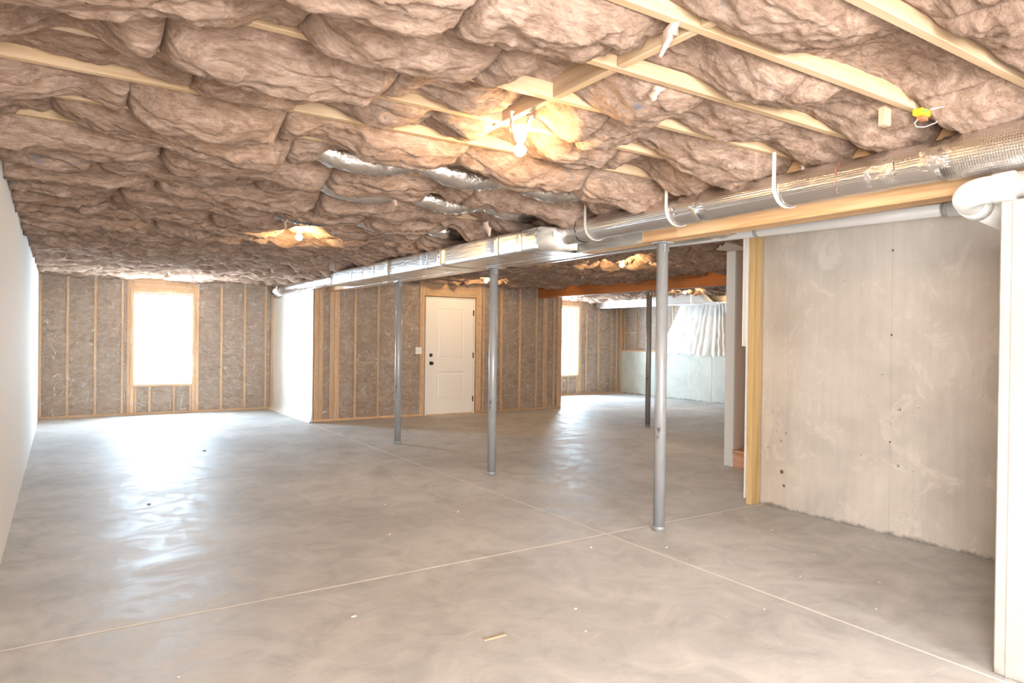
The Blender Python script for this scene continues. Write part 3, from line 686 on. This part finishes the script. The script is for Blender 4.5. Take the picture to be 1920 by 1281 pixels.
# ------------------------------------------------------------------ ducts
def rough_path(y0, y1, x, z, n, amp=.003, seed=0):
    r = random.Random(seed); return [(x+r.uniform(-amp, amp), y0+(y1-y0)*i/(n-1), z+r.uniform(-amp, amp)) for i in range(n)]
rd = thing('round_duct', (3.35, 2.5, 2.2), 'long round silver foil-wrapped duct running along the beam', 'duct')
RX, RZ, RR = 3.35, 2.202, .0925
RS = []
for a, b, s in ((.15, 1.52, 1.09), (1.50, 2.93, 1.), (2.91, 4.36, 1.)):
    k = 24; path = rough_path(a, b, RX, RZ, k, .001, int(a*10))
    RS.append(obj('duct_section', MB().tube(path, [RR*s]*k, 36, True, lambda i, j: .008*math.sin(i*1.3+j*.35)*math.cos(j*1.1)), 'foil_bubble', rd))
def band(y0, y1, a0, a1, name, mat, parent, cx=RX, cz=RZ, r=RR*1.02, seed=1):
    rr_ = random.Random(seed); A, B = np.meshgrid(np.linspace(y0, y1, 8), np.radians(np.linspace(a0, a1, 14)), indexing='ij')
    P = np.stack([A.ravel()*30, B.ravel()*6, np.full(A.size, seed*1.)], 1); q = r+.006*fbm(P, 3, seed).reshape(A.shape)
    A = A+.015*vnoise(P*.8, seed+3).reshape(A.shape)
    return obj(name, MB().grid(cx+q*np.cos(B), A, cz+q*np.sin(B)), mat, parent)
band(1.72, 1.86, 150, 235, 'foil_patch', 'foil_tape', RS[1], r=RR*1.035, seed=2)
band(1.46, 1.60, 140, 215, 'foil_patch', 'foil_tape', RS[1], r=RR*1.10, seed=3)
band(2.86, 2.98, 178, 222, 'foil_patch', 'foil_tape', RS[1], seed=4)
band(3.10, 3.18, 175, 205, 'foil_patch', 'foil_tape', RS[2], seed=5)
band(4.12, 4.40, 100, 300, 'foil_patch', 'foil_tape', RS[2], r=RR*1.04, seed=6)
band(2.008, 2.013, 120, 235, 'red_stripe', 'red_print', RS[1], r=RR*1.016, seed=7)
def strap(y, parent, top=ZJ):
    mb = MB(); w_ = .011; r = RR*1.05; pts = [(RX-r-.002, top), (RX-r-.002, RZ+.02)]
    for a in range(180, 380, 14): pts.append((RX+r*math.cos(math.radians(a)), RZ+r*math.sin(math.radians(a))))
    pts.append((RX+r+.002, RZ+.05)); pts.append((RX+r+.002, top))
    vs = []
    for k, (px, pz) in enumerate(pts):
        d = Vector((px-RX, pz-RZ)).normalized()*.003 if 1 < k < len(pts)-2 else Vector((-.003 if k < 3 else .003, 0))
        sl = .05*max(0, (k-2))/len(pts) if k > 1 else 0
        vs += [(px, y-w_-sl, pz), (px, y+w_-sl, pz), (px+d.x, y+w_-sl, pz+d.y), (px+d.x, y-w_-sl, pz+d.y)]
    n = len(pts); fs = [(i*4+k, i*4+(k+1) % 4, (i+1)*4+(k+1) % 4, (i+1)*4+k) for i in range(n-1) for k in range(4)]
    return obj('hanger_strap', mb.add(vs, fs), 'strap_plastic', parent)
for y in (2.36, 3.16, 3.98): strap(y, rd)

bd = thing('box_duct', (3.28, 6.8, 2.07), 'rectangular silver foil-faced duct in front of the middle columns', 'duct')
yy = [4.368, 4.62, 4.98, 6.05, 6.32, 7.35, 7.75, 8.12, 8.5, 9.295]
for i, (a, b) in enumerate(zip(yy[:-1], yy[1:])):
    X, Zz = .200, .094; rnd = random.Random(i)
    prof = []
    for k in range(32):
        an = 2*math.pi*(k+.5)/32; c_, s_ = math.cos(an), math.sin(an)
        prof.append((X*math.copysign(abs(c_)**.22, c_), Zz*math.copysign(abs(s_)**.22, s_)))
    n = 7; vs = []
    for q in range(n):
        yq = a+(b-a)*q/(n-1); pin = 1-(.012 if q in (0, n-1) else 0)+rnd.uniform(-.006, .006)
        for px, pz in prof: vs.append((3.295+px*pin, yq, 2.150+pz*pin))
    fs = [(q*32+k, q*32+(k+1) % 32, (q+1)*32+(k+1) % 32, (q+1)*32+k) for q in range(n-1) for k in range(32)]+[tuple(range(32)), tuple((n-1)*32+k for k in range(31, -1, -1))]
    bs = obj('duct_section', MB().add(vs, fs, True), 'foil_ribbed', bd)
    if i: 
        mb = MB()
        tv = []
        for yq in (a-.03, a+.03):
            for px, pz in prof: tv.append((3.295+px*1.012, yq, 2.150+pz*1.02))
        obj('seam_tape', mb.add(tv, [(k, (k+1) % 32, 32+(k+1) % 32, 32+k) for k in range(32)], True), 'foil_tape', bs)
tl = thing('tail_duct', (3.27, 10.9, 2.16), 'crumpled foil round duct end reaching towards the far window', 'duct')
rr0 = random.Random(3); k = 40
obj('duct_section', MB().tube(rough_path(9.30, 12.55, 3.262, 2.175, k, .004, 3), [.098*(1+rr0.uniform(-.025, .025)) for _ in range(k)], 24, True, lambda i, j: .02*math.sin(i*2.1+j*1.7)), 'foil_crinkle', tl)
obj('foil_bundle', MB().tube(rough_path(12.42, 12.72, 3.25, 2.15, 9, .012, 5), [.10, .125, .13, .122, .134, .12, .126, .11, .07], 20, True, lambda i, j: .10*math.sin(i*3.1+j*2.3)), 'foil_crinkle', tl)
obj('tape_band', MB().tube(rough_path(9.55, 9.72, 3.262, 2.175, 6, .001, 5), [.103]*6, 24, False, lambda i, j: .02*math.sin(i*5+j*3)), 'foil_tape', tl)

du = thing('rear_duct', (3.87, 4.6, 2.18), 'round silver duct behind the main beam above the nearest column', 'duct')
k = 26; obj('duct_section', MB().tube(rough_path(3.25, 6.12, 3.87, 2.182, k, .002, 8), [.1]*k, 28, True, lambda i, j: .012*math.sin(i*1.1+j*1.3)), 'foil_crinkle', du)
obj('tape_band', MB().tube(rough_path(5.86, 5.94, 3.87, 2.182, 4, 0, 8), [.106]*4, 28, False), 'black_metal', du)
obj('end_collar', MB().tube(rough_path(3.14, 3.26, 3.87, 2.182, 4, .001, 8), [.086, .094, .1, .1], 28, True), 'foil_tape', du)

def flex(name, pts, rads, label, mat='foil_crinkle', seed=0):
    n = 70; r = random.Random(seed); path = []; rd_ = []
    px = [p[0] for p in pts]
    for i in range(n):
        x = px[0]+(px[-1]-px[0])*i/(n-1)
        path.append((x, float(np.interp(x, px, [p[1] for p in pts]))+r.uniform(-.003, .003), float(np.interp(x, px, [p[2] for p in pts]))+r.uniform(-.003, .003)))
        rd_.append(float(np.interp(x, px, rads))*(1+r.uniform(-.05, .05)))
    t = thing(name, path[n//2], label, 'duct', 'foil flex ducts in the joist bays')
    obj('flex_sleeve', MB().tube(path, rd_, 20, True, lambda i, j: .05*math.sin(i*1.9+j*2.7)+.03*math.sin(i*.7+j)), mat, t); return t
def sag(x0, x1, nb, y, zh, zl, r0):
    P, R_ = [], []
    for i in range(nb*8+1):
        t = i/(nb*8); s = math.sin(math.pi*((t*nb) % 1.0)) if 0 < t < 1 else 0
        P.append((x0+(x1-x0)*t, y+.01*math.sin(t*9), zh-(zh-zl)*s)); R_.append(r0*(.72+.28*s))
    return P, R_
P, R_ = sag(1.13, 3.15, 3, 3.82, 2.435, 2.39, .085); flex('flex_duct', P, R_, 'shiny foil flex duct sagging in the joist bay nearest the first bulb', seed=1)
P, R_ = sag(1.42, 3.42, 3, 4.63, 2.435, 2.385, .085); flex('flex_duct', P, R_, 'crumpled foil flex duct, middle of three above the box duct', seed=2)
P, R_ = sag(2.14, 3.45, 2, 5.85, 2.43, 2.385, .085); flex('flex_duct', P, R_, 'foil flex duct right of the second bulb, farthest of three', seed=3)
P, R_ = sag(1.45, 2.10, 1, 5.85, 2.40, 2.37, .07); flex('flex_duct', P, R_, 'short dull grey flex duct piece directly above the second bulb', 'grey_liner', seed=4)
P, R_ = sag(5.6, 7.1, 1, 8.29, 2.39, 2.37, .08); flex('flex_duct', P, R_, 'bright foil flex duct in the ceiling between the two beams', seed=5)

fd = thing('far_duct', (11.15, 10.6, 2.10), 'foil-wrapped box duct high along the right-hand room wall', 'duct')
for a, b in ((12.95, 12.1), (12.1, 11.0), (11.0, 9.9), (9.9, 8.6)):
    piece('duct_section', 10.95, 11.40, b+.003, a-.003, 2.11, 2.33, 'foil_ribbed', fd, .015)
piece('bottom_angle', 10.935, 10.95, 8.6, 12.95, 2.095, 2.13, 'foil_tape', fd)
sl = thing('leader_duct', (10.8, 9.3, 2.15), 'blue-grey sheet metal duct slanting down to the foil duct', 'duct')
def slant(x0, x1, ya, za, yb, zb, wd_):
    return MB().add([(x0, ya-wd_, za), (x1, ya-wd_, za), (x1, ya+wd_, za), (x0, ya+wd_, za), (x0, yb-wd_, zb), (x1, yb-wd_, zb), (x1, yb+wd_, zb), (x0, yb+wd_, zb)], [(0, 3, 2, 1), (4, 5, 6, 7), (0, 1, 5, 4), (1, 2, 6, 5), (2, 3, 7, 6), (3, 0, 4, 7)])
obj('duct_body', slant(10.70, 10.93, 9.21, 2.12, 9.60, 2.44, .10), 'sheet_metal', sl)
for q in (-.06, 0., .06): obj('rib', slant(10.692, 10.70, 9.21+q, 2.12, 9.60+q, 2.44, .006), 'sheet_metal', sl)

# ------------------------------------------------------------------ plastic drain pipes
pv = thing('thin_drain_pipe', (4.7, 3, 2.23), 'thin white plastic drain pipe along the top of the concrete wall', 'pipe')
def zp(y): return 2.247+(y-3.6)*.02
obj('pipe_run', MB().tube([(4.70, y, zp(y)) for y in (5.9, 4.5, 3.6, 3.0, 2.12)], .041, 24), 'pvc_white', pv)
for y in (3.56, 2.14): obj('coupling_band', MB().tube([(4.70, y-.016, zp(y)), (4.70, y+.016, zp(y))], .046, 24, True), 'pvc_grey', pv)
obj('fitting', MB().tube([(4.70, 2.125, 2.217), (4.70, 1.98, 2.214), (4.70, 1.94, 2.213), (4.70, 1.90, 2.212), (4.70, 1.78, 2.21)], [.048, .048, .055, .062, .062], 24), 'pvc_white', pv)
pb = thing('thick_drain_pipe', (3.30, 1.2, 2.02), 'thick glossy white plastic drain pipe with elbow above the concrete wall end', 'pipe')
PX, PZ, PR = 3.30, 2.024, .0545
obj('pipe_run', MB().tube([(PX, -1.5, PZ+.02), (PX, 0.4, PZ+.008), (PX, 1.30, PZ)], PR, 32), 'pvc_white', pb)
obj('hub', MB().tube([(PX, 1.235, PZ), (PX, 1.24, PZ), (PX, 1.315, PZ), (PX, 1.32, PZ)], [PR+.001, PR+.0085, PR+.0085, PR+.001], 32), 'pvc_white', pb)
el = [(PX, 1.31, PZ)]
for i in range(13):
    a = math.pi/2*i/12; el.append((PX+.115*(1-math.cos(a)), 1.345+.115*math.sin(a), PZ-.02*(1-math.cos(a))))
el.append((PX+.15, 1.46, PZ-.026))
obj('elbow', MB().tube(el, PR+.003, 32), 'pvc_white', pb)
obj('hub', MB().tube([(PX+.135, 1.46, PZ-.022), (PX+.138, 1.46, PZ-.023), (PX+.205, 1.46, PZ-.034), (PX+.208, 1.46, PZ-.034)], [PR, PR+.0095, PR+.0095, PR], 32), 'pvc_white', pb)
obj('branch', MB().tube([(PX+.2, 1.46, PZ-.033), (PX+.5, 1.46, PZ-.06), (PX+1.0, 1.46, PZ-.06)], PR, 28), 'pvc_white', pb)

# ------------------------------------------------------------------ bare bulbs on the joists
def bulb(x, y, zc, label):
    t = thing('ceiling_light', (x, y, ZJ), label, 'light', 'bare bulbs in ceiling sockets')
    obj('socket', MB().lathe([(.001, ZJ), (.055, ZJ), (.055, ZJ-.012), (.034, ZJ-.022), (.024, zc+.045), (.001, zc+.043)], (x, y, 0), 24), 'porcelain', t)
    pr = []
    for i in range(15):
        a = math.pi*i/14; pr.append((max(.0006, .030*math.sin(a)) if a < 2.3 else max(.0135, .030*math.sin(a)), zc-.030*math.cos(a)))
    pr[-1] = (.0135, zc+.044)
    obj('bulb', MB().lathe(pr, (x, y, 0), 24), 'lit_bulb', t)
bulb(1.875, 2.803, 2.289, 'lit bare bulb nearest the camera in the brown ceiling')
bulb(1.85, 6.461, 2.282, 'lit bare bulb over the middle of the left room')
bulb(5.88, 6.461, 2.297, 'lit bare bulb between the beams, in front of the red-brown beam')
bulb(5.85, 9.712, 2.296, 'lit bare bulb above the white door, beside the middle column')
bulb(10.10, 9.30, 2.285, 'lit bare bulb in the right-hand room behind the red-brown beam')

# ------------------------------------------------------------------ small things
wt = thing('wiring_box', (3.13, 1.52, 2.36), 'small yellow-stickered device with dangling wire in the ceiling insulation', 'device')
piece('white_cover', 3.135, 3.215, 1.42, 1.50, 2.375, 2.382, 'switch_plastic', wt, .001)
piece('yellow_body', 3.075, 3.15, 1.505, 1.545, 2.352, 2.378, 'yellow_sticker', wt, .002)
piece('green_mark', 3.083, 3.103, 1.5035, 1.505, 2.360, 2.371, 'green_print', wt, 0)
piece('terminal', 3.10, 3.145, 1.512, 1.54, 2.335, 2.352, 'copper_wire', wt, .002)
obj('wire', MB().tube([(3.20, 1.47, 2.376), (3.185, 1.50, 2.33), (3.16, 1.535, 2.315), (3.12, 1.55, 2.313), (3.095, 1.545, 2.325), (3.105, 1.53, 2.345)], .0022, 6), 'white_cable', wt)
wk = obj('wood_scrap', MB().box(3.045, 3.095, 1.645, 1.68, 2.335, 2.43, .004), 'joist_y'); tag(wk, 'short wooden block end poking out of the insulation near the round duct', 'wood block')

def chip(x, y, s, mat, name, label, cat, grp, seed):
    r = random.Random(seed); bm = bmesh.new(); bmesh.ops.create_icosphere(bm, subdivisions=1, radius=1)
    for v in bm.verts: v.co = Vector((v.co.x*s*r.uniform(.7, 1.5), v.co.y*s*r.uniform(.5, 1.), max(0, v.co.z*s*.35+s*.2)))
    bm.verts.index_update(); mb = MB().add([(v.co.x+x, v.co.y+y, v.co.z+.0005) for v in bm.verts], [[v.index for v in f.verts] for f in bm.faces]); bm.free()
    o = obj(name, mb, mat); tag(o, label, cat, grp); return o
rc = random.Random(12)
for i, (x, y) in enumerate([(3.337, 3.198), (2.908, 3.456), (2.186, 2.709), (2.058, 2.477), (3.75, 2.9), (4.05, 2.6), (3.6, 2.4), (4.3, 3.1), (1.9, 4.4), (2.6, 4.7), (2.2, 5.2), (3.9, 2.1), (3.5, 1.9), (4.4, 3.4), (3.0, 2.2), (1.2, 3.2), (.4, 3.0), (2.7, 6.2)]):
    chip(x, y, rc.uniform(.006, .012), 'chip', 'plaster_chip', 'tiny white plaster chip lying loose on the concrete floor', 'debris', 'plaster chips on the floor', i)
chip(1.403, 8.65, .02, 'litter_dark', 'dirt_clod', 'small dark dirt clod on the bluish floor, farther from the camera', 'debris', 'dirt clods on the floor', 50)
chip(.597, 6.161, .014, 'litter_dark', 'dirt_clod', 'small dark dirt clod in the window glare on the floor', 'debris', 'dirt clods on the floor', 51)
sv = obj('wood_sliver', MB().box(1.60, 1.72, 2.632, 2.650, .0005, .006, .002), 'joist_x'); tag(sv, 'flat pale wood sliver on the floor in the foreground', 'debris')
